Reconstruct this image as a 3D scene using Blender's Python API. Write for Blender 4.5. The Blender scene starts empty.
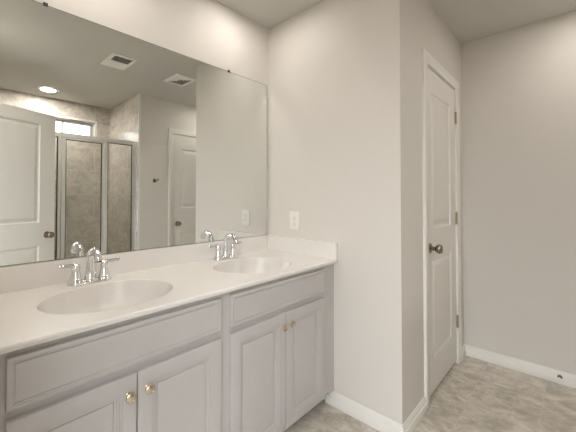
import bpy, bmesh, math, random
from mathutils import Vector, Matrix
random.seed(4)
PI = math.pi
scn = bpy.context.scene
COL = scn.collection

# ------------------------------------------------------------------ camera
cam = bpy.data.cameras.new('camera')
cam.sensor_width = 36.0
cam.lens = 36.0 * 314.55 / 576.0
cam.shift_y = (192.08 - 216.0) / 576.0
cam.clip_start = 0.02
cam_o = bpy.data.objects.new('camera', cam)
cam_o.location = (0, 0, 1.226)
cam_o.rotation_euler = (PI / 2 + .0176, 0, math.radians(42.344))
COL.objects.link(cam_o)
scn.camera = cam_o

# ------------------------------------------------------------------ sky, light, exposure
SKY = (0.93, 0.97, 1.0)
SKY_STRENGTH = 5.5    # overcast daylight
GROUND = (1.0, .95, .88)
GROUND_STRENGTH = 0.25  # what the ground and the next room send back
LAMP = 45.0           # emission of the downlights over the basins
SHOWER_LAMP = 350.0
ALCOVE_FILL = 68.0  # added unseen light that brightens the end by the closet door
ROOM_FILL = 80.0  # added unseen light near the doorway, lifts the whole room
LAMP_COL = (1.0, 0.95, 0.89)
EXPOSURE = 0.0
w = bpy.data.worlds.new('sky')
scn.world = w
w.use_nodes = True
wt = w.node_tree
bgn = wt.nodes['Background']
bgn.inputs[1].default_value = 1.0
wtc = wt.nodes.new('ShaderNodeTexCoord'); wsp = wt.nodes.new('ShaderNodeSeparateXYZ'); wmr = wt.nodes.new('ShaderNodeMapRange'); wmx = wt.nodes.new('ShaderNodeMix')
wmx.data_type = 'RGBA'
wmr.inputs['From Min'].default_value = -.06; wmr.inputs['From Max'].default_value = .06
wmx.inputs[6].default_value = (*[c * GROUND_STRENGTH for c in GROUND], 1)
wmx.inputs[7].default_value = (*[c * SKY_STRENGTH for c in SKY], 1)
wt.links.new(wtc.outputs['Generated'], wsp.inputs[0]); wt.links.new(wsp.outputs['Z'], wmr.inputs['Value'])
wt.links.new(wmr.outputs[0], wmx.inputs[0]); wt.links.new(wmx.outputs[2], bgn.inputs[0])
scn.view_settings.view_transform = 'Standard'
scn.view_settings.look = 'None'
scn.view_settings.gamma = 1
scn.view_settings.use_curve_mapping = False
scn.view_settings.exposure = EXPOSURE
scn.cycles.max_bounces = 14
scn.cycles.diffuse_bounces = 8
scn.cycles.glossy_bounces = 8
scn.cycles.transparent_max_bounces = 16
scn.cycles.caustics_reflective = True
scn.cycles.caustics_refractive = True
scn.cycles.blur_glossy = 0.02
scn.cycles.sample_clamp_indirect = 0.0

# ------------------------------------------------------------------ measures (metres; camera stands in the doorway at x=0,y=0)
XW = -1.6314      # wall with the mirror
XMIR = -1.6254    # mirror glass
XS = -1.6093      # backsplash front
XC = -1.0363       # countertop front
XD = -1.045       # cabinet door fronts
X3 = -0.657       # closet door wall
XO = 0.5133        # opposite wall
XSB = 1.484       # back wall of the shower
YE = 0.035        # entry wall
Y2 = 1.5775        # wall at the end of the vanity
Y4 = 2.7692       # back wall
YSH = 1.545       # tiled side wall of the shower
H = 2.4484
ZT = 0.8614        # countertop
ZSP = 0.9603      # backsplash top
T = 0.10

# ------------------------------------------------------------------ helpers
def P(name, color, rough=0.5, metal=0.0, spec=0.5):
    m = bpy.data.materials.new(name)
    m.use_nodes = True
    b = m.node_tree.nodes['Principled BSDF']
    b.inputs['Base Color'].default_value = (*color, 1)
    b.inputs['Roughness'].default_value = rough
    b.inputs['Metallic'].default_value = metal
    b.inputs['Specular IOR Level'].default_value = spec
    return m

class N:
    def __init__(s, m):
        s.t = m.node_tree; s.b = s.t.nodes['Principled BSDF']
    def n(s, kind, **kw):
        x = s.t.nodes.new(kind)
        for k, v in kw.items(): setattr(x, k, v)
        return x
    def l(s, a, b): s.t.links.new(a, b)

def srgb(r, g, b):
    f = lambda c: (c / 255 / 12.92) if c / 255 <= 0.04045 else ((c / 255 + 0.055) / 1.055) ** 2.4
    return (f(r), f(g), f(b))

def bumpy(m, scale, strength, dist=0.002, detail=3):
    q = N(m)
    tc = q.n('ShaderNodeTexCoord')
    no = q.n('ShaderNodeTexNoise'); no.inputs['Scale'].default_value = scale; no.inputs['Detail'].default_value = detail
    bp = q.n('ShaderNodeBump'); bp.inputs['Strength'].default_value = strength; bp.inputs['Distance'].default_value = dist
    q.l(tc.outputs['Object'], no.inputs['Vector']); q.l(no.outputs['Fac'], bp.inputs['Height'])
    q.l(bp.outputs['Normal'], q.b.inputs['Normal'])
    return m

def mottled(m, c1, c2, scale, detail=4, dist=0.0):
    q = N(m)
    tc = q.n('ShaderNodeTexCoord')
    no = q.n('ShaderNodeTexNoise'); no.inputs['Scale'].default_value = scale; no.inputs['Detail'].default_value = detail
    no.inputs['Distortion'].default_value = dist
    r = q.n('ShaderNodeValToRGB')
    r.color_ramp.elements[0].position = .35; r.color_ramp.elements[1].position = .65
    r.color_ramp.elements[0].color = (*c1, 1); r.color_ramp.elements[1].color = (*c2, 1)
    q.l(tc.outputs['Object'], no.inputs['Vector']); q.l(no.outputs['Fac'], r.inputs[0]); q.l(r.outputs[0], q.b.inputs['Base Color'])
    return m

def tile_material(name, uax, vax, uoff, voff, width, row, c1, c2, grout, mortar, rough, dark, light, vein_scale=(1, 1, 1), vein=0.5, offset=0.5):
    """stone-look tile: bricks in the (u,v) plane of world/object space, with a cloudy veined face"""
    m = P(name, c1, rough)
    q = N(m)
    tc = q.n('ShaderNodeTexCoord'); sp = q.n('ShaderNodeSeparateXYZ'); cb = q.n('ShaderNodeCombineXYZ')
    q.l(tc.outputs['Object'], sp.inputs[0])
    for ax, off, slot in ((uax, uoff, 0), (vax, voff, 1)):
        ad = q.n('ShaderNodeMath', operation='ADD'); ad.inputs[1].default_value = off
        q.l(sp.outputs[ax], ad.inputs[0]); q.l(ad.outputs[0], cb.inputs[slot])
    br = q.n('ShaderNodeTexBrick', offset=offset)
    br.inputs['Color1'].default_value = (*c1, 1); br.inputs['Color2'].default_value = (*c2, 1); br.inputs['Mortar'].default_value = (*grout, 1)
    br.inputs['Scale'].default_value = 1; br.inputs['Mortar Size'].default_value = mortar; br.inputs['Mortar Smooth'].default_value = 0.1
    br.inputs['Brick Width'].default_value = width; br.inputs['Row Height'].default_value = row
    q.l(cb.outputs[0], br.inputs['Vector'])
    # second brick with black/white tells each tile apart: shifts the cloud pattern so it breaks at the joints
    b2 = q.n('ShaderNodeTexBrick', offset=offset)
    b2.inputs['Color1'].default_value = (0, 0, 0, 1); b2.inputs['Color2'].default_value = (1, 1, 1, 1)
    for k in ('Scale', 'Mortar Size', 'Brick Width', 'Row Height'): b2.inputs[k].default_value = br.inputs[k].default_value
    q.l(cb.outputs[0], b2.inputs['Vector'])
    mu = q.n('ShaderNodeVectorMath', operation='MULTIPLY_ADD'); mu.inputs[1].default_value = (37, 23, 51)
    q.l(b2.outputs['Color'], mu.inputs[0]); q.l(tc.outputs['Object'], mu.inputs[2])
    mp = q.n('ShaderNodeMapping'); mp.inputs['Scale'].default_value = vein_scale
    q.l(mu.outputs[0], mp.inputs['Vector'])
    n1 = q.n('ShaderNodeTexNoise'); n1.inputs['Scale'].default_value = 4.5; n1.inputs['Detail'].default_value = 9; n1.inputs['Roughness'].default_value = .62; n1.inputs['Distortion'].default_value = 1.1
    n2 = q.n('ShaderNodeTexNoise'); n2.inputs['Scale'].default_value = 22; n2.inputs['Detail'].default_value = 8; n2.inputs['Roughness'].default_value = .7
    q.l(mp.outputs[0], n1.inputs['Vector']); q.l(mp.outputs[0], n2.inputs['Vector'])
    ad = q.n('ShaderNodeMath', operation='MULTIPLY_ADD'); ad.inputs[1].default_value = .55
    q.l(n2.outputs['Fac'], ad.inputs[0]); q.l(n1.outputs['Fac'], ad.inputs[2])
    r = q.n('ShaderNodeValToRGB')
    e = r.color_ramp.elements
    e[0].position = .62; e[0].color = (*dark, 1); e[1].position = .92; e[1].color = (*light, 1)
    q.l(ad.outputs[0], r.inputs[0])
    mx = q.n('ShaderNodeMix', data_type='RGBA', blend_type='MIX'); mx.inputs[0].default_value = vein
    q.l(br.outputs['Color'], mx.inputs[6]); q.l(r.outputs[0], mx.inputs[7])
    m2 = q.n('ShaderNodeMix', data_type='RGBA'); q.l(br.outputs['Fac'], m2.inputs[0]); q.l(mx.outputs[2], m2.inputs[6]); m2.inputs[7].default_value = (*grout, 1)
    # thin darker strands wandering through the stone
    n3 = q.n('ShaderNodeTexNoise'); n3.inputs['Scale'].default_value = 5.5; n3.inputs['Detail'].default_value = 7; n3.inputs['Roughness'].default_value = .6; n3.inputs['Distortion'].default_value = .5
    q.l(mp.outputs[0], n3.inputs['Vector'])
    sb = q.n('ShaderNodeMath', operation='SUBTRACT'); sb.inputs[1].default_value = .5; q.l(n3.outputs['Fac'], sb.inputs[0])
    ab = q.n('ShaderNodeMath', operation='ABSOLUTE'); q.l(sb.outputs[0], ab.inputs[0])
    mr_ = q.n('ShaderNodeMapRange'); mr_.inputs['From Max'].default_value = .035; mr_.inputs['To Min'].default_value = .35; mr_.inputs['To Max'].default_value = 0
    q.l(ab.outputs[0], mr_.inputs['Value'])
    m3 = q.n('ShaderNodeMix', data_type='RGBA'); q.l(mr_.outputs[0], m3.inputs[0]); q.l(m2.outputs[2], m3.inputs[6]); m3.inputs[7].default_value = (*dark, 1)
    q.l(m3.outputs[2], q.b.inputs['Base Color'])
    bp = q.n('ShaderNodeBump', invert=True); bp.inputs['Strength'].default_value = .5; bp.inputs['Distance'].default_value = .0015
    q.l(br.outputs['Fac'], bp.inputs['Height']); q.l(bp.outputs['Normal'], q.b.inputs['Normal'])
    return m

def glass_material(name, tint, ior=1.5):
    m = bpy.data.materials.new(name); m.use_nodes = True
    t = m.node_tree; t.nodes.remove(t.nodes['Principled BSDF'])
    out = t.nodes['Material Output']
    tr = t.nodes.new('ShaderNodeBsdfTransparent'); tr.inputs[0].default_value = (*tint, 1)
    gl = t.nodes.new('ShaderNodeBsdfGlossy'); gl.inputs['Roughness'].default_value = 0.02
    fr = t.nodes.new('ShaderNodeFresnel'); fr.inputs[0].default_value = ior
    mx = t.nodes.new('ShaderNodeMixShader')
    t.links.new(fr.outputs[0], mx.inputs[0]); t.links.new(tr.outputs[0], mx.inputs[1]); t.links.new(gl.outputs[0], mx.inputs[2])
    t.links.new(mx.outputs[0], out.inputs[0])
    return m

def emitter(name, color, strength):
    m = P(name, (0.9, 0.9, 0.88), 0.4)
    b = m.node_tree.nodes['Principled BSDF']
    b.inputs['Emission Color'].default_value = (*color, 1); b.inputs['Emission Strength'].default_value = strength
    return m

M = {}
WALLC = (.660, .628, .588)
M['paint'] = bumpy(P('wall_paint', WALLC, .75, 0, .25), 420, .10, .0006)
M['ceiling'] = bumpy(P('ceiling_paint', (.57, .555, .52), .85, 0, .2), 300, .15, .0008)
M['trim'] = bumpy(P('trim_paint', (.78, .76, .72), .35), 60, .02)
M['doorpaint'] = bumpy(P('door_paint', (.74, .715, .675), .38), 220, .05, .0005)
M['cabinet'] = bumpy(mottled(P('cabinet_paint', (.46, .44, .43), .40), (.455, .435, .425), (.47, .45, .44), 9), 160, .03, .0005)
M['cabdark'] = P('cabinet_toe_kick', (.18, .165, .155), .6)
M['marble'] = mottled(P('cultured_marble', (.74, .712, .682), .20), (.735, .707, .677), (.75, .722, .692), 5)
M['chrome'] = bumpy(P('chrome', (.80, .80, .81), .06, 1), 30, .01)
M['nickel'] = bumpy(P('brushed_nickel', (.66, .58, .46), .24, 1), 90, .03)
M['bronze'] = bumpy(P('aged_nickel', (.30, .25, .20), .24, 1), 90, .03)
M['hinge'] = bumpy(P('hinge_bronze', (.42, .33, .25), .36, 1), 90, .03)
M['mirror'] = mottled(P('mirror_silver', (.82, .835, .815), .0, 1), (.82, .835, .815), (.825, .84, .82), 2)
M['edgeshade'] = P('mirror_edge_shade', (.13, .135, .125), .35, .3)
M['plastic'] = bumpy(P('white_plastic', (.78, .755, .715), .35), 80, .01)
M['slot'] = P('socket_slot', (.16, .145, .13), .6)
M['clip'] = P('clip_plastic', (.03, .028, .025), .4)
M['rubber'] = P('rubber_tip', (.05, .045, .04), .7)
M['metalpaint'] = bumpy(P('white_enamel', (.86, .84, .80), .4), 60, .01)
M['duct'] = P('duct_dark', (.24, .21, .18), .8)
M['brightalu'] = bumpy(P('polished_aluminium', (.86, .86, .84), .30, 1), 40, .02)
M['vinyl'] = bumpy(P('window_vinyl', (.52, .53, .53), .35), 60, .01)
M['glass'] = glass_material('shower_glass', (.945, .945, .93))
M['pane'] = glass_material('window_glass', (.97, .98, .98))
M['pan'] = P('shower_pan_acrylic', (.74, .72, .68), .3)
M['lens'] = emitter('downlight_lens', LAMP_COL, LAMP)
M['lens_alcove_fill'] = emitter('alcove_fill_lens', LAMP_COL, ALCOVE_FILL)
M['lens_room_fill'] = emitter('room_fill_lens', LAMP_COL, ROOM_FILL)
M['lens_shower'] = emitter('shower_downlight_lens', LAMP_COL, SHOWER_LAMP)
F1, F2 = (.58, .53, .455), (.66, .605, .525)
M['floor'] = tile_material('floor_tile', 1, 0, -0.091, 0.49, .67, .335, F1, F2, (.66, .61, .53), .0020, .30, (.33, .295, .245), (.84, .78, .69), (1.0, 1.35, 1), .60)
S1, S2 = (.64, .60, .55), (.70, .655, .60)
tile_args = (S1, S2, (.70, .66, .59), .005, .20, (.33, .29, .24), (.76, .70, .62))
M['tile_back'] = tile_material('shower_tile_back', 1, 2, -.458 + .0, .309, .6, .315, *tile_args, (1, 1, 1.3), .52)
M['tile_side'] = tile_material('shower_tile_side', 0, 2, .05, .309, .6, .315, *tile_args, (1, 1, 1.3), .52)

def box(bm, x0, x1, y0, y1, z0, z1, bev=0.0, seg=2):
    t = bmesh.new()
    bmesh.ops.create_cube(t, size=1)
    for v in t.verts:
        v.co = Vector(((x0 + x1) / 2 + v.co.x * (x1 - x0), (y0 + y1) / 2 + v.co.y * (y1 - y0), (z0 + z1) / 2 + v.co.z * (z1 - z0)))
    if bev: bmesh.ops.bevel(t, geom=list(t.edges), offset=bev, segments=seg, affect='EDGES', profile=.5)
    me = bpy.data.meshes.new('tmp'); t.to_mesh(me); t.free(); bm.from_mesh(me); bpy.data.meshes.remove(me)

def B(*a, **k):
    bm = bmesh.new(); box(bm, *a, **k); return bm

def frame_of(d):
    d = Vector(d).normalized()
    u = d.orthogonal().normalized(); return d, u, d.cross(u)

def rings(bm, loops, cap0=True, cap1=True, closed=True):
    vs = [[bm.verts.new(p) for p in lp] for lp in loops]
    n = len(vs[0])
    for a, b in zip(vs, vs[1:]):
        for i in range(n if closed else n - 1):
            j = (i + 1) % n
            bm.faces.new((a[i], a[j], b[j], b[i]))
    if cap0: bm.faces.new(list(reversed(vs[0])))
    if cap1: bm.faces.new(vs[-1])
    return vs

def lathe(bm, base, axis, prof, seg=24, sx=1.0, sy=1.0, ref=None):
    d = Vector(axis).normalized()
    u = Vector(ref).normalized() if ref else d.orthogonal().normalized()
    v = d.cross(u); base = Vector(base)
    lp = [[base + d * h + u * (r * sx * math.cos(2 * PI * i / seg)) + v * (r * sy * math.sin(2 * PI * i / seg)) for i in range(seg)] for r, h in prof]
    rings(bm, lp)

def tube(bm, pts, radii, seg=14, flat=None):
    pts = [Vector(p) for p in pts]
    if not isinstance(radii, (list, tuple)): radii = [radii] * len(pts)
    d0 = (pts[1] - pts[0]).normalized(); u = d0.orthogonal().normalized(); loops = []
    for i, p in enumerate(pts):
        d = (pts[min(i + 1, len(pts) - 1)] - pts[max(i - 1, 0)]).normalized()
        u = (u - d * u.dot(d)).normalized(); v = d.cross(u)
        r = radii[i]; ru, rv = (r if isinstance(r, tuple) else (r, r))
        loops.append([p + u * (ru * math.cos(2 * PI * k / seg)) + v * (rv * math.sin(2 * PI * k / seg)) for k in range(seg)])
    rings(bm, loops)

def rectloop(o, U, V, Nn, u0, u1, v0, v1, d):
    return [o + U * u + V * v + Nn * d for u, v in ((u0, v0), (u1, v0), (u1, v1), (u0, v1))]

def panel(bm, o, U, V, Nn, u0, u1, v0, v1, prof, cap0=False):
    lp = [rectloop(o, U, V, Nn, u0 + i, u1 - i, v0 + i, v1 - i, d) for i, d in prof]
    rings(bm, lp, cap0=cap0)

def leaf(o, U, V, Nn, w, h, t, cells, prof):
    """door slab: front face through o (normal Nn), cells = list of (u0,u1,v0,v1) in one column"""
    bm = bmesh.new()
    u0, u1 = cells[0][0], cells[0][1]
    zs = sorted({0, h, *[c[2] for c in cells], *[c[3] for c in cells]})
    us = [0, u0, u1, w]
    for side in (0, 1):
        oo = o - Nn * t * side; n = Nn if side == 0 else -Nn
        for i in range(3):
            for j in range(len(zs) - 1):
                if i == 1 and any(abs(zs[j] - c[2]) < 1e-6 for c in cells): continue
                bm.faces.new([bm.verts.new(p) for p in rectloop(oo, U, V, n, us[i], us[i + 1], zs[j], zs[j + 1], 0)])
        for c in cells: panel(bm, oo, U, V, n, *c, prof)
    lp = [rectloop(o, U, V, Nn, 0, w, 0, h, d) for d in (0, -t)]
    rings(bm, lp, False, False)
    bmesh.ops.remove_doubles(bm, verts=list(bm.verts), dist=1e-5)
    bmesh.ops.recalc_face_normals(bm, faces=list(bm.faces))
    return bm

def wpos(o):
    p = Vector((0, 0, 0))
    while o: p += o.location; o = o.parent
    return p

def obj(name, bm, mat, parent=None, smooth=None, at=None):
    """link one mesh; bm is in world coordinates (origin moved to at / to the parent)"""
    bmesh.ops.recalc_face_normals(bm, faces=list(bm.faces))
    me = bpy.data.meshes.new(name)
    off = wpos(parent) if parent else Vector(at or (0, 0, 0))
    bmesh.ops.translate(bm, verts=list(bm.verts), vec=-off)
    bm.to_mesh(me); bm.free()
    me.materials.append(mat)
    o = bpy.data.objects.new(name, me); COL.objects.link(o)
    if parent: o.parent = parent
    else: o.location = off
    if smooth is not None:
        me.polygons.foreach_set('use_smooth', [True] * len(me.polygons))
        md = me.attributes.new('sharp_edge', 'BOOLEAN', 'EDGE')
        b2 = bmesh.new(); b2.from_mesh(me)
        vals = [(len(e.link_faces) != 2 or e.calc_face_angle(0) > math.radians(smooth)) for e in b2.edges]
        b2.free(); md.data.foreach_set('value', vals)
    return o

def tag(o, label=None, cat=None, group=None, kind=None):
    if label: o['label'] = label
    if cat: o['category'] = cat
    if group: o['group'] = group
    if kind: o['kind'] = kind
    return o

def struct(name, bm, m, label, cat, smooth=None, at=None):
    return tag(obj(name, bm, m, smooth=smooth, at=at), label, cat, kind='structure')

def thing(name, loc, label, cat, group=None):
    o = bpy.data.objects.new(name, None); COL.objects.link(o); o.location = loc
    o.empty_display_size = .05
    return tag(o, label, cat, group)

def copy_tree(o, parent=None):
    c = o.copy(); COL.objects.link(c)
    if parent: c.parent = parent
    for ch in list(o.children): copy_tree(ch, c)
    return c

X, Y, Z = Vector((1, 0, 0)), Vector((0, 1, 0)), Vector((0, 0, 1))

# ------------------------------------------------------------------ room shell
XR = 1.62; YB = 2.90
struct('floor', B(XW - T, XR, -1.2, YB, -.10, 0), M['floor'], 'grey beige stone look tile floor', 'floor')
struct('ceiling', B(XW - T, XR, YE - .12, YB, H, H + .1), M['ceiling'], 'flat off white ceiling', 'ceiling')
struct('wall_left', B(XW - T, XW, YE - .12, YB, 0, H), M['paint'], 'off white wall behind the mirror and vanity', 'wall')
struct('wall_back', B(XW, XR, Y4, YB, 0, H), M['paint'], 'off white wall past the closet door', 'wall')
struct('wall_vanity_end', B(XW, X3, Y2, Y2 + T, 0, H), M['paint'], 'off white wall at the end of the vanity with an outlet', 'wall')

D1 = (1.955, 2.588)      # closet door opening in y
bm = bmesh.new()
box(bm, X3 - T, X3, Y2 + T, D1[0], 0, H); box(bm, X3 - T, X3, D1[1], Y4, 0, H); box(bm, X3 - T, X3, D1[0], D1[1], 2.047, H)
struct('wall_closet', bm, M['paint'], 'off white wall holding the narrow closet door', 'wall')

D2 = (1.955, 2.589)
bm = bmesh.new()
box(bm, XO, XO + T, YSH + .012, D2[0], 0, H); box(bm, XO, XO + T, D2[1], Y4, 0, H); box(bm, XO, XO + T, D2[0], D2[1], 2.047, H)
struct('wall_right', bm, M['paint'], 'off white wall with a robe hook seen in the mirror', 'wall')

D3 = (-.620, .140)       # entry doorway in x
bm = bmesh.new()
box(bm, XW, D3[0], YE - .12, YE, 0, H); box(bm, D3[1], XR, YE - .12, YE, 0, H); box(bm, D3[0], D3[1], YE - .12, YE, 2.05, H)
struct('wall_entry', bm, M['paint'], 'off white wall with the bathroom doorway', 'wall')

# shower alcove
WY = (.62, 1.383); WZ = (1.985, 2.246)
bm = bmesh.new()
box(bm, XSB, XR, YE, WY[0], 0, H); box(bm, XSB, XR, WY[1], Y4, 0, H)
box(bm, XSB, XR, WY[0], WY[1], 0, WZ[0]); box(bm, XSB, XR, WY[0], WY[1], WZ[1], H)
struct('wall_shower_back', bm, M['tile_back'], 'beige stone tiled wall with a small high window', 'wall')
struct('wall_shower_side', B(XO + .012, XSB, YSH, YSH + .012, 0, H), M['tile_side'], 'beige stone tiled side wall at the end of the shower', 'wall')
struct('wall_shower_front', B(XO + .012, XSB, YE, YE + .055, 0, H), M['tile_side'], 'beige tiled end wall of the shower behind the open door', 'wall')
struct('wall_partition', B(XO + T, XSB, YSH + .012, YSH + .10, 0, H), M['paint'], 'stud wall between the shower and the next room', 'wall')
struct('trim_5', B(XO - .003, XO + .012, YSH - .012, YSH + .012, 0, H, bev=.002), M['trim'], 'pale edge strip where the shower tile ends', 'trim')

# ------------------------------------------------------------------ baseboards
BB = [(0, 0), (.0180, 0), (.0190, .002), (.0190, .047), (.0175, .0500), (.0120, .0510), (.0120, .0555), (.0110, .0620), (.0080, .0680), (.0065, .0690), (.0065, .0745), (.0050, .0775), (.0030, .0790), (0, .0790)]
def baseboard(name, runs, label):
    """runs: (p0, p1, normal, miter0, miter1)"""
    bm = bmesh.new()
    for p0, p1, n, m0, m1 in runs:
        p0, p1, n = Vector((*p0, 0)), Vector((*p1, 0)), Vector((*n, 0)); d = (p1 - p0).normalized()
        rings(bm, [[p0 - d * m0 * a + n * a + Z * z for a, z in BB], [p1 + d * m1 * a + n * a + Z * z for a, z in BB]])
    return struct(name, bm, M['trim'], label, 'baseboard', smooth=40)
baseboard('baseboard_vanity_end', [((-1.118, Y2), (X3, Y2), (0, -1), 0, 1)], 'white moulded baseboard beside the vanity')
baseboard('baseboard_closet', [((X3, Y2), (X3, D1[0] - .070), (1, 0), 1, 0), ((X3, D1[1] + .061), (X3, Y4), (1, 0), 0, -1)], 'white baseboard beside the closet door')
baseboard('baseboard_back', [((X3, Y4), (XO, Y4), (0, -1), -1, -1)], 'white baseboard along the back wall with a door stop')
baseboard('baseboard_right', [((XO, YSH + .014), (XO, D2[0] - .066), (-1, 0), 0, 0), ((XO, D2[1] + .066), (XO, Y4), (-1, 0), 0, -1)], 'white baseboard along the wall with the robe hook')

# ------------------------------------------------------------------ door casings
CAS = [(0, 0), (0, .009), (.004, .0115), (.026, .0115), (.032, .015), (.050, .017), (.0585, .0165), (.062, .013), (.062, 0)]
def casing(bm, o, U, Nn, u0, u1, ztop, s0=1.0, s1=1.0):
    def lp(c):
        out = []
        for a, d in CAS:
            if c == 0: q = o + U * (u0 - a * s0)
            elif c == 1: q = o + U * (u0 - a * s0) + Z * (ztop + a)
            elif c == 2: q = o + U * (u1 + a * s1) + Z * (ztop + a)
            else: q = o + U * (u1 + a * s1)
            out.append(q + Nn * d)
        return out
    rings(bm, [lp(i) for i in range(4)])
def jamb(bm, lo, hi, ax, a0, a1, zt, th=.012):
    """lining inside an opening; ax: axis of the opening width"""
    if ax == 'y':
        box(bm, a0, a1, lo, lo + th, 0, zt); box(bm, a0, a1, hi - th, hi, 0, zt); box(bm, a0, a1, lo, hi, zt - .002, zt + .010)
    else:
        box(bm, lo, lo + th, a0, a1, 0, zt); box(bm, hi - th, hi, a0, a1, 0, zt); box(bm, lo, hi, a0, a1, zt - .002, zt + .010)
bm = bmesh.new()
casing(bm, Vector((X3, 0, 0)), Y, X, D1[0] + .006, D1[1] - .006, 2.041, 1.15)
jamb(bm, D1[0], D1[1], 'y', X3 - T, X3 + .001, 2.039, .009)
struct('trim_1', bm, M['trim'], 'white casing around the closet door', 'trim', smooth=40)
bm = bmesh.new()
casing(bm, Vector((XO, 0, 0)), Y, -X, D2[0] + .006, D2[1] - .006, 2.041)
jamb(bm, D2[0], D2[1], 'y', XO - .001, XO + T, 2.039, .009)
struct('trim_2', bm, M['trim'], 'white casing around the far door seen in the mirror', 'trim', smooth=40)
bm = bmesh.new()
casing(bm, Vector((0, YE, 0)), X, Y, D3[0] + .006, D3[1] - .006, 2.041)
jamb(bm, D3[0], D3[1], 'x', YE - .12, YE + .001, 2.040, .010)
struct('trim_3', bm, M['trim'], 'white casing around the bathroom doorway', 'trim', smooth=40)

# ------------------------------------------------------------------ doors
DPROF = [(0, 0), (.003, -.0015), (.009, -.009), (.012, -.011), (.020, -.011), (.023, -.0098), (.046, -.0025), (.050, -.002), (.054, -.002)]
def door_knob(root, base, n, up=Z):
    bm = bmesh.new(); lathe(bm, base, n, [(.031, 0), (.0315, .003), (.029, .007), (.020, .010), (.013, .013), (.0115, .030), (.0125, .034)])
    k = obj('rose', bm, M['bronze'], root, smooth=40)
    bm = bmesh.new(); lathe(bm, Vector(base) + Vector(n) * .033, n, [(.011, 0), (.018, .004), (.0255, .012), (.0285, .021), (.027, .030), (.021, .037), (.010, .0405), (.0015, .041)])
    obj('door_knob', bm, M['bronze'], root, smooth=40)
def hinges(root, xy, n, U, zs):
    """knuckle barrel at xy with a leaf plate on the door edge side"""
    for z in zs:
        bm = bmesh.new()
        p = Vector((*xy, z))
        for k in range(5):
            a = -.044 + k * .0178
            lathe(bm, p + Z * a, Z, [(.0056, 0), (.0062, .001), (.0062, .016), (.0056, .017)], 12)
        lathe(bm, p + Z * .0445, Z, [(.004, 0), (.0045, .003), (.002, .006)], 10)
        lathe(bm, p - Z * .050, Z, [(.002, 0), (.0045, .003), (.004, .006)], 10)
        for s in (-1, 1):
            q = p - n * .0065
            a = q + U * (.001 * s); b = q + U * (.013 * s)
            rings(bm, [rectloop(Vector((0, 0, 0)), Vector((1, 0, 0)), Z, n, 0, 0, 0, 0, 0)] if 0 else
                      [[a - Z * .044, b - Z * .044, b + Z * .044, a + Z * .044], [a - Z * .044 + n * .002, b - Z * .044 + n * .002, b + Z * .044 + n * .002, a + Z * .044 + n * .002]])
        obj('hinge', bm, M['hinge'], root, smooth=40)
# closet door
o = Vector((X3 - .002, 1.966, .028)); w_, h_ = .612, 2.002
d1 = struct('door_1', leaf(o, Y, Z, X, w_, h_, .035, [(.085, w_ - .115, .202, .816), (.085, w_ - .115, 1.002, 1.864)], DPROF), M['doorpaint'],
            'white two panel closet door with a dark knob, in the right part of the photo', 'door', at=(X3, 1.966, 0))
door_knob(d1, (X3 - .002, 2.010, .917), X)
hinges(d1, (X3 + .006, 2.584), X, Y, (.309, 1.074, 1.822))
# far door, seen in the mirror
o = Vector((XO + .002, 1.966, .012))
d2 = struct('door_2', leaf(o, Y, Z, -X, .612, 2.024, .035, [(.106, .506, .205, .762), (.106, .506, 1.080, 1.846)], DPROF), M['doorpaint'],
            'white two panel door beyond the robe hook, seen only in the mirror', 'door', at=(XO, 1.966, 0))
door_knob(d2, (XO + .002, 2.026, .895), -X)
hinges(d2, (XO - .006, 2.585), -X, Y, (.309, 1.074, 1.822))
# entry door, swung open beside the camera
e0 = Vector((.450, .726, 0)); dd = Vector((.418, .909, 0)).normalized(); nn = Vector((-dd.y, dd.x, 0)); LW = .738
o = e0 - dd * LW + Z * .012
d3 = struct('door_3', leaf(o, dd, Z, nn, LW, 2.000, .034, [(.136, LW - .136, .20, .774), (.136, LW - .136, .984, 1.895)], DPROF), M['doorpaint'],
            'open white two panel door at the left edge of the mirror', 'door', at=tuple(o - Z * .012))
door_knob(d3, e0 - dd * .070 + Z * .878, nn)
door_knob(d3, e0 - dd * .070 - nn * .034 + Z * .878, -nn)

# ------------------------------------------------------------------ window
bm = bmesh.new()
def ringframe(bm, x0, x1, y0, y1, z0, z1, wd, bev=.003):
    box(bm, x0, x1, y0, y1, z0, z0 + wd, bev); box(bm, x0, x1, y0, y1, z1 - wd, z1, bev)
    box(bm, x0, x1, y0, y0 + wd, z0 + wd * .5, z1 - wd * .5, bev); box(bm, x0, x1, y1 - wd, y1, z0 + wd * .5, z1 - wd * .5, bev)
ringframe(bm, XSB - .004, XSB + .045, WY[0] - .004, WY[1] + .004, WZ[0] - .004, WZ[1] + .004, .026)
ringframe(bm, XSB + .045, XSB + .09, WY[0], WY[1], WZ[0], WZ[1], .034)
win = struct('window_1', bm, M['trim'], 'small high slider window above the shower glass', 'window', at=(XSB, WY[0], WZ[0]))
ym = 1.010
bm = bmesh.new(); ringframe(bm, XSB + .050, XSB + .072, ym - .016, WY[1] - .034, WZ[0] + .034, WZ[1] - .034, .032); obj('sash', bm, M['vinyl'], win)
bm = bmesh.new(); ringframe(bm, XSB + .072, XSB + .090, WY[0] + .034, ym + .016, WZ[0] + .034, WZ[1] - .034, .022); obj('sash', bm, M['vinyl'], win)
obj('pane', B(XSB + .058, XSB + .062, ym, WY[1] - .05, WZ[0] + .05, WZ[1] - .05), M['pane'], win)
obj('pane', B(XSB + .079, XSB + .083, WY[0] + .05, ym, WZ[0] + .05, WZ[1] - .05), M['pane'], win)

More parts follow.
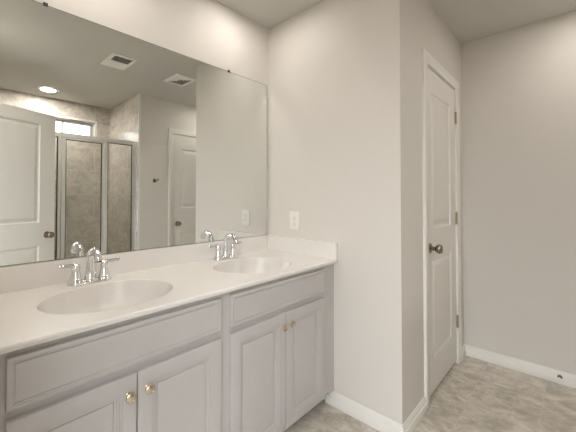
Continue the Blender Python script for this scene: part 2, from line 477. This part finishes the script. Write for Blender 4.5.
# ------------------------------------------------------------------ vanity cabinet
vc = thing('vanity_cabinet', (-1.35, .80, 0), 'long grey double vanity cabinet with panelled doors under the white countertop', 'cabinet')
XF = XD - .019
bm = bmesh.new()
YL, YR = .058, 1.516
box(bm, XW + .005, XF - .019, YL, YL + .016, .10, ZT - .020); box(bm, XW + .005, XF - .019, YR - .016, YR, .10, ZT - .020); box(bm, XW + .005, XF - .085, YR - .016, YR, 0, .10)
box(bm, XW + .005, XF - .019, YL, YR, .100, .116); box(bm, XW + .005, XW + .015, YL, YR, .10, ZT - .020)
obj('carcass', bm, M['cabinet'], vc)
bm = bmesh.new()
Z0, Z1 = .102, ZT - .0195
fr = .019
box(bm, XF - fr, XF, YL, .124, Z0, Z1, .0008, 1); box(bm, XF - fr, XF, .742, .816, Z0, Z1, .0008, 1); box(bm, XF - fr, XF, 1.438, YR, Z0, Z1, .0008, 1)
for a, b in ((.124, .742), (.816, 1.438)):
    box(bm, XF - fr, XF, a, b, .811, Z1); box(bm, XF - fr, XF, a, b, .651, .705); box(bm, XF - fr, XF, a, b, Z0, .118)
    box(bm, XF - fr - .012, XF - fr - .002, a - .01, b + .01, .62, Z1)      # inner board behind the drawer fronts
obj('face_frame', bm, M['cabinet'], vc)
obj('toe_kick', B(XF - .085, XF - .075, YL, YR, 0, .10), M['cabdark'], vc)
bm = bmesh.new()
box(bm, XF - .022, XF - .003, YR + .0025, Y2 - .0005, 0.084, Z1, .0008, 1)
obj('filler_strip', bm, M['cabinet'], vc)
DRP = [(0, -.019), (0, -.0035), (.0012, -.0015), (.0035, -.0004), (.006, 0), (.0095, 0), (.0100, -.0020), (.0140, -.0028), (.0145, -.0050), (.0165, -.0060), (.0180, -.0060), (.0185, -.0036), (.022, -.0034)]
DOP = [(0, -.019), (0, -.0035), (.0012, -.0015), (.0035, -.0004), (.006, 0), (.044, 0), (.0445, -.0022), (.0500, -.0030), (.0505, -.0052), (.0580, -.0066), (.0590, -.0090), (.0660, -.0105), (.0665, -.0140), (.0700, -.0140), (.0705, -.0115), (.0730, -.0112)]
def front(name, y0, y1, z0, z1, prof, lab=None):
    bm = bmesh.new(); panel(bm, Vector((XD, 0, 0)), Y, Z, X, y0, y1, z0, z1, prof, cap0=True)
    return obj(name, bm, M['cabinet'], vc, smooth=28)
def knob(par, y, z):
    bm = bmesh.new(); lathe(bm, (XD - .0005, y, z), X, [(.0085, 0), (.0085, .002), (.006, .004), (.0055, .011), (.0075, .0145), (.0142, .0175), (.0160, .0205), (.0152, .0240), (.0128, .0258), (.0120, .0250), (.0070, .0268), (.001, .0275)], 24)
    return obj('knob', bm, M['nickel'], par, smooth=35)
for (a, m, b) in ((.112, .430, .757), (.803, 1.133, 1.453)):
    front('drawer_front', a, b, .6925, .8235, DRP)
    dl = front('door', a, m - .0018, .102, .665, DOP); knob(dl, m - .0285, .605)
    dr = front('door', m + .0018, b, .102, .665, DOP); knob(dr, m + .0315, .605)

# ------------------------------------------------------------------ countertop with two integral basins
ct = thing('countertop', (-1.35, .80, ZT), 'long glossy white vanity top with two integral oval basins', 'countertop')
bm = bmesh.new()
basins = [(-1.302, .436, .197, .223), (-1.300, 1.145, .194, .222)]
ysplit = [(YE + .003, .79), (.79, Y2 - .0005)]
xa, xb = XW + .0005, XC - .006
NS = 96
for (cx, cy, ax, ay), (y0, y1) in zip(basins, ysplit):
    inner, outer = [], []
    angs = sorted([2 * PI * i / NS for i in range(NS)] + [math.atan2(yy - cy, xx - cx) % (2 * PI) for xx in (xa, xb) for yy in (y0, y1)])
    for th in angs:
        c, s = math.cos(th), math.sin(th)
        k = min([(xb - cx) / c if c > 1e-9 else ((xa - cx) / c if c < -1e-9 else 1e9), (y1 - cy) / s if s > 1e-9 else ((y0 - cy) / s if s < -1e-9 else 1e9)])
        outer.append((cx + c * k, cy + s * k, ZT))
        r = 1 / math.sqrt((c / ax) ** 2 + (s / ay) ** 2)
        inner.append((cx + c * r, cy + s * r, ZT))
    mid = [tuple(i[k] * .8 + o_[k] * .2 for k in range(3)) for i, o_ in zip(inner, outer)]
    rings(bm, [outer, mid, inner], False, False)
edge = [(XC - .006, ZT), (XC - .003, ZT - .0006), (XC - .001, ZT - .002), (XC, ZT - .0045), (XC, ZT - .0095), (XC - .0012, ZT - .0115), (XC - .004, ZT - .0125), (XC - .004, ZT - .0185), (XC - .055, ZT - .0187), (XC - .055, ZT - .0010)]
rings(bm, [[(x, ysplit[0][0], z) for x, z in edge], [(x, ysplit[1][1], z) for x, z in edge]], False, False, closed=False)
bmesh.ops.remove_doubles(bm, verts=list(bm.verts), dist=1e-5)
# the two ends
for yy in (ysplit[0][0], ysplit[1][1]):
    bm.faces.new([bm.verts.new((x, yy, z)) for x, z in edge[:-2] + [(XW + .0005, ZT - .0187), (XW + .0005, ZT)]])
top = obj('slab', bm, M['marble'], ct, smooth=50)
for (cx, cy, ax, ay) in basins:
    bm = bmesh.new(); lp = []
    pr = [(1.0, 0), (.9970, -.0003), (.9930, -.0014), (.9895, -.0040), (.985, -.010), (.972, -.028), (.945, -.055), (.90, -.083), (.82, -.108), (.69, -.126), (.50, -.137), (.28, -.142), (.10, -.144)]
    for k, z in pr:
        lp.append([(cx + ax * k * math.cos(2 * PI * i / NS), cy + ay * k * math.sin(2 * PI * i / NS), ZT + z) for i in range(NS)])
    rings(bm, lp, False, True)
    bs = obj('basin', bm, M['marble'], ct, smooth=60)
    bm = bmesh.new(); lathe(bm, (cx, cy, ZT - .146), Z, [(.022, 0), (.022, .004), (.018, .0055), (.014, .003), (.012, .006), (.002, .008)])
    obj('drain', bm, M['chrome'], bs, smooth=40)
obj('backsplash', B(XW + .0005, XS, YE + .003, Y2 - .0005, ZT - .001, ZSP, .003), M['marble'], ct)
obj('side_splash', B(XS + .0003, XC - .002, Y2 - .021, Y2 - .0005, ZT - .001, ZSP, .003), M['marble'], ct)

# ------------------------------------------------------------------ mirror
mr = thing('wall_mirror', (XW, .80, ZSP), 'large frameless mirror on the wall above the vanity', 'mirror')
MY0, MY1, MZ1 = YE + .004, Y2 - .018, 2.033
bm = bmesh.new(); box(bm, XW + .0003, XMIR - .0004, MY0, MY1, ZSP + .0015, MZ1); obj('glass_edge_shade', bm, M['edgeshade'], mr)  # glass edge; its dark visible rim also paints in the shadow line
obj('mirror_glass', B(XMIR - .0004, XMIR, MY0 + .0026, MY1 - .0026, ZSP + .0036, MZ1 - .0028), M['mirror'], mr)
for y in (.279, 1.223):
    bm = bmesh.new(); box(bm, XW + .0003, XMIR + .0030, y - .008, y + .008, MZ1 + .0004, MZ1 + .008, .001); box(bm, XMIR + .0004, XMIR + .003, y - .008, y + .008, MZ1 - .007, MZ1 + .002, .001)
    obj('mirror_clip', bm, M['clip'], mr)

# ------------------------------------------------------------------ faucets
def make_faucet(cx, cy, label):
    f = thing('faucet', (cx, cy, ZT), label, 'faucet', 'basin faucets')
    z = ZT + .0003
    # base plate: stadium shape with a stepped rim
    bm = bmesh.new(); lp = []; HS = .054
    for r, h in ((.030, 0), (.030, .005), (.0275, .009), (.020, .0115)):
        ring = []
        for i in range(40):
            a = 2 * PI * i / 40; s = HS if math.sin(a) >= 0 else -HS
            ring.append((cx + r * math.cos(a), cy + s + r * math.sin(a), z + h))
        lp.append(ring)
    rings(bm, lp); obj('base_plate', bm, M['chrome'], f, smooth=35)
    for s in (-1, 1):
        bm = bmesh.new()
        lathe(bm, (cx, cy + s * HS, z + .007), Z, [(.0295, 0), (.0292, .004), (.0255, .009), (.0215, .018), (.0180, .032), (.0158, .046), (.0150, .056), (.0168, .0590), (.0168, .0640), (.0150, .0665), (.0150, .0700), (.0110, .0755), (.004, .0780)])
        hb = obj('handle', bm, M['chrome'], f, smooth=40)
        bm = bmesh.new(); q = Vector((cx, cy + s * HS, z + .078)); e = Vector((.10, s, .0))
        tube(bm, [q - e * .014 + Z * -.002, q, q + e * .018 + Z * .003, q + e * .034 + Z * .0030, q + e * .048 + Z * .004, q + e * .058 + Z * .006, q + e * .063 + Z * .0075],
             [.007, .0095, (.0078, .0078), (.0060, .0072), (.0064, .0084), (.0066, .0088), (.003, .004)])
        obj('lever', bm, M['chrome'], hb, smooth=50)
    # spout: wide foot that tapers upwards, arches forward and ends in a thick downturned nozzle
    bm = bmesh.new(); pts = [(cx, cy, z + .009), (cx, cy, z + .016), (cx, cy, z + .030), (cx + .001, cy, z + .050), (cx + .003, cy, z + .075), (cx + .006, cy, z + .096)]
    rad = [.0290, .0245, .0205, .0180, .0164, .0156]
    R = .044
    for k in range(1, 13):
        a = PI * k / 12 * .80
        pts.append((cx + .006 + (R - R * math.cos(a)) * 1.12, cy, z + .096 + R * math.sin(a))); rad.append(.0156 - .0010 * k / 12)
    lx, ly, lz = pts[-1]
    dx_, dz_ = math.sin(PI * .8) * .9, math.cos(PI * .8)
    for t_, r_ in ((.010, .0152), (.020, .0158), (.026, .0150)):
        pts.append((lx + dx_ * t_ * .8, cy, lz + dz_ * t_)); rad.append(r_)
    lx, ly, lz = pts[-1]; lz += .0215
    tube(bm, pts, rad, 20)
    sp = obj('spout', bm, M['chrome'], f, smooth=50)
    bm = bmesh.new(); lathe(bm, (lx - .001, cy, lz - .0215), -Z, [(.0125, 0), (.0125, .003), (.0105, .0035), (.0105, .001)]); obj('aerator', bm, M['chrome'], sp, smooth=40)
    bm = bmesh.new(); lathe(bm, (cx - .0255, cy, z + .004), Z, [(.003, 0), (.003, .045), (.0062, .047), (.0066, .051), (.004, .051)], 12)
    obj('lift_rod', bm, M['chrome'], f, smooth=40)
    return f
fc = make_faucet(-1.553, .434, 'chrome two lever faucet at the left basin, nearest the camera')
f2 = copy_tree(fc); f2.location = (-1.553, 1.148, ZT)
f2['label'] = 'chrome two lever faucet at the far basin, near the wall outlet'

# ------------------------------------------------------------------ outlet
oc = Vector((-1.375, Y2, 1.072))
ol = thing('wall_outlet', tuple(oc), 'white duplex wall outlet above the countertop side splash', 'outlet')
bm = bmesh.new(); panel(bm, oc, X, Z, -Y, -.042, .042, -.061, .061, [(0, .0003), (0, .0045), (.0015, .006), (.004, .0068), (.006, .007)], cap0=True); obj('faceplate', bm, M['plastic'], ol, smooth=30)
for s in (-1, 1):
    bm = bmesh.new(); lathe(bm, oc + Z * (s * .0195) - Y * .0068, -Y, [(.0172, 0), (.0172, .0012), (.0160, .0018), (.001, .0018)], 28, 1.0, .86, ref=(1, 0, 0))
    rc = obj('receptacle', bm, M['plastic'], ol, smooth=40)
    bm = bmesh.new()
    for dx in (-.0062, .0062): box(bm, oc.x + dx - .0012, oc.x + dx + .0012, Y2 - .0090, Y2 - .0080, oc.z + s * .0195 - .001, oc.z + s * .0195 + .0075)
    lathe(bm, (oc.x, Y2 - .0080, oc.z + s * .0195 - .0075), -Y, [(.0024, 0), (.0024, .001)], 12)
    obj('slot', bm, M['slot'], rc)
bm = bmesh.new(); lathe(bm, oc - Y * .0068, -Y, [(.0030, 0), (.0030, .0008), (.0015, .0014)], 14); obj('screw', bm, M['nickel'], ol)

# ------------------------------------------------------------------ door stop
ds = thing('door_stop', (-.086, Y4 - .0190, .047), 'small metal door stop on the back wall baseboard', 'door stop')
bm = bmesh.new(); lathe(bm, (-.086, Y4 - .0175, .047), -Y, [(.013, 0), (.013, .004), (.008, .008)], 20); obj('base', bm, M['bronze'], ds, smooth=40)
bm = bmesh.new(); tube(bm, [(-.086, Y4 - .0180, .047), (-.086, Y4 - .030, .0470), (-.086, Y4 - .050, .0475)], .0065, 12); obj('rod', bm, M['bronze'], ds, smooth=40)
bm = bmesh.new(); lathe(bm, (-.086, Y4 - .048, .0475), -Y, [(.0075, 0), (.0095, .002), (.0095, .008), (.0070, .012), (.002, .0135)], 18); obj('bumper', bm, M['plastic'], ds, smooth=40)

# ------------------------------------------------------------------ robe hook
rh = thing('robe_hook', (XO, 1.728, 1.430), 'double metal robe hook on the wall seen in the mirror', 'hook')
hy = 1.728
bm = bmesh.new(); lathe(bm, (XO - .0003, hy, 1.430), -X, [(.023, 0), (.023, .003), (.020, .006), (.010, .009), (.007, .018), (.008, .022), (.003, .025)], 24); obj('base', bm, M['bronze'], rh, smooth=40)
for s in (-1, 1):
    bm = bmesh.new(); tube(bm, [(XO - .018, hy, 1.434), (XO - .023, hy + s * .009, 1.430), (XO - .030, hy + s * .018, 1.430), (XO - .035, hy + s * .025, 1.436), (XO - .037, hy + s * .027, 1.443)], [.005, .005, .005, .006, .006], 12)
    lathe(bm, (XO - .037, hy + s * .027, 1.441), Z, [(.004, 0), (.0085, .003), (.0095, .008), (.0070, .013), (.002, .015)], 14)
    obj('prong', bm, M['bronze'], rh, smooth=45)

# ------------------------------------------------------------------ ceiling registers
def ring_quad(bm, x0, x1, y0, y1, prof):
    """rectangular concentric profile hanging under the ceiling; prof = (inset, drop)"""
    rings(bm, [[(x0 + i, y0 + i, H - d), (x1 - i, y0 + i, H - d), (x1 - i, y1 - i, H - d), (x0 + i, y1 - i, H - d)] for i, d in prof], False, False)
def register(x0, x1, y0, y1, label, style):
    r = thing('ceiling_register', ((x0 + x1) / 2, (y0 + y1) / 2, H), label, 'vent', 'ceiling registers')
    bm = bmesh.new(); ring_quad(bm, x0, x1, y0, y1, [(0, .0002), (0, .004), (.004, .008), (.024, .010), (.026, .009), (.026, .0012)])
    obj('frame', bm, M['metalpaint'], r)
    obj('duct_opening', B(x0 + .020, x1 - .020, y0 + .020, y1 - .020, H - .0014, H - .0004), M['duct'], r)
    bm = bmesh.new()
    if style == 'halves':
        n = 16; xs0, xs1 = x0 + .028, x1 - .028; st = (xs1 - xs0) / n
        for k in range(n):
            xc = xs0 + (k + .5) * st; tilt = .40 if k < n * .52 else -.62
            wd = st * .60; dx, dz = wd * math.cos(tilt), wd * math.sin(tilt)
            zc = H - .0065; t_ = .0006
            a = (xc - dx, zc - dz); b = (xc + dx, zc + dz)
            if k < n * .52: wd *= .8
            lo = [(a[0], a[1] - t_), (b[0], b[1] - t_), (b[0], b[1] + t_), (a[0], a[1] + t_)]
            lo = [(x_, min(z_, H - .0018)) for x_, z_ in lo]
            rings(bm, [[(x_, y0 + .024, z_) for x_, z_ in lo], [(x_, y1 - .024, z_) for x_, z_ in lo]])
        box(bm, (x0 + x1) / 2 - .003, (x0 + x1) / 2 + .003, y0 + .024, y1 - .024, H - .0105, H - .003)
    else:
        for k in range(4):
            i0 = .034 + k * .019
            ring_quad(bm, x0 + i0, x1 - i0, y0 + i0, y1 - i0, [(0, .0105), (-.012, .0030), (-.0128, .0030), (-.0008, .0112), (0, .0105)])
        box(bm, (x0 + x1) / 2 - .006, (x0 + x1) / 2 + .006, (y0 + y1) / 2 - .006, (y0 + y1) / 2 + .006, H - .011, H - .002)
    obj('louvers', bm, M['metalpaint'], r)
    return r
register(-.392, -.075, .951, 1.151, 'white ceiling register with one dark half, the left one in the mirror', 'halves')
register(-.363, -.098, 1.534, 1.754, 'white four way ceiling register, the right one in the mirror', 'four')

# ------------------------------------------------------------------ shower enclosure
struct('trim_4', B(XO + .030, XO + .150, YE + .055, YSH, 0, .075, .006), M['pan'], 'white shower curb under the glass enclosure', 'curb')
struct('floor_shower', B(XO + .150, XSB, YE + .055, YSH, 0, .04), M['pan'], 'white shower pan', 'shower pan')
XG = .620
se = thing('shower_enclosure', (XG, .80, .075), 'framed glass shower enclosure with bright metal rails', 'shower enclosure')
x0, x1 = XG - .014, XG + .014
YA = YE + .056
obj('header', B(x0 - .004, x1 + .004, YA, YSH - .0005, 1.846, 1.891, .003), M['brightalu'], se)
obj('sill_rail', B(x0 - .004, x1 + .004, YA, YSH - .0005, .0755, .110, .003), M['brightalu'], se)
ZH = 1.846
obj('wall_jamb', B(x0, x1, YSH - .042, YSH - .0008, .110, ZH, .003), M['brightalu'], se)
obj('wall_jamb', B(x0, x1, YA, YA + .030, .110, ZH, .003), M['brightalu'], se)
obj('post', B(x0, x1, .779, .803, .110, ZH, .003), M['brightalu'], se)
obj('post', B(x0, x1, 1.195, 1.238, .110, ZH, .004), M['brightalu'], se)
def gasket(par, y0, y1, z0, z1, wd=.0065):
    bm = bmesh.new()
    for a in (y0, y1 - wd): box(bm, XG - .0075, XG + .0075, a, a + wd, z0, z1)
    for a in (z0, z1 - wd): box(bm, XG - .0075, XG + .0075, y0 + wd, y1 - wd, a, a + wd)
    obj('gasket', bm, M['rubber'], par)
def glazed(name, y0, y1, z0, z1):
    g = obj(name, B(XG - .003, XG + .003, y0, y1, z0, z1), M['glass'], se)
    gasket(g, y0, y1, z0, z1); return g
dr = glazed('glass_door', .846, 1.182, .140, 1.828)
bm = bmesh.new()
xa_, xb_ = x0 + .002, x1 - .002
box(bm, xa_, xb_, .810, .846, .116, 1.842, .003); box(bm, xa_, xb_, 1.182, 1.192, .116, 1.842, .002); box(bm, xa_, xb_, .846, 1.182, .116, .140, .002); box(bm, xa_, xb_, .846, 1.182, 1.828, 1.842, .002)
obj('door_frame', bm, M['brightalu'], dr)
glazed('glass_panel', 1.238, YSH - .042, .110, ZH)
glazed('glass_panel', YA + .030, .779, .110, ZH)

# ------------------------------------------------------------------ downlights (the alcove and room ones are added fill)
def downlight(x, y, mat, label, rl=.0765):
    d = thing('recessed_downlight', (x, y, H), label, 'ceiling light', 'recessed downlights')
    bm = bmesh.new()
    lp = [(.098, .0003), (.098, .003), (.092, .006), (rl + .002, .008), (rl - .0005, .006)]
    rings(bm, [[(x + r * math.cos(2 * PI * i / 40), y + r * math.sin(2 * PI * i / 40), H - h) for i in range(40)] for r, h in lp], False, False)
    obj('trim_ring', bm, M['metalpaint'], d, smooth=40)
    bm = bmesh.new()
    rings(bm, [[(x + r * math.cos(2 * PI * i / 40), y + r * math.sin(2 * PI * i / 40), H - h) for i in range(40)] for r, h in [(rl, .0004), (rl, .006), (.05, .0075), (.01, .0078)]], True, True)
    obj('lens', bm, mat, d, smooth=40)
    return d
downlight(1.138, .787, M['lens_shower'], 'glowing recessed downlight in the shower ceiling, seen in the mirror', .064)
downlight(-1.355, .42, M['lens'], 'recessed downlight in the ceiling over the left basin')
downlight(-1.350, 1.20, M['lens'], 'recessed downlight in the ceiling over the far basin')
downlight(.14, 2.38, M['lens_alcove_fill'], 'added out of view fill light in the ceiling between the closet door and the far door')
downlight(-.20, .16, M['lens_room_fill'], 'added out of view fill light in the ceiling just inside the entry doorway')
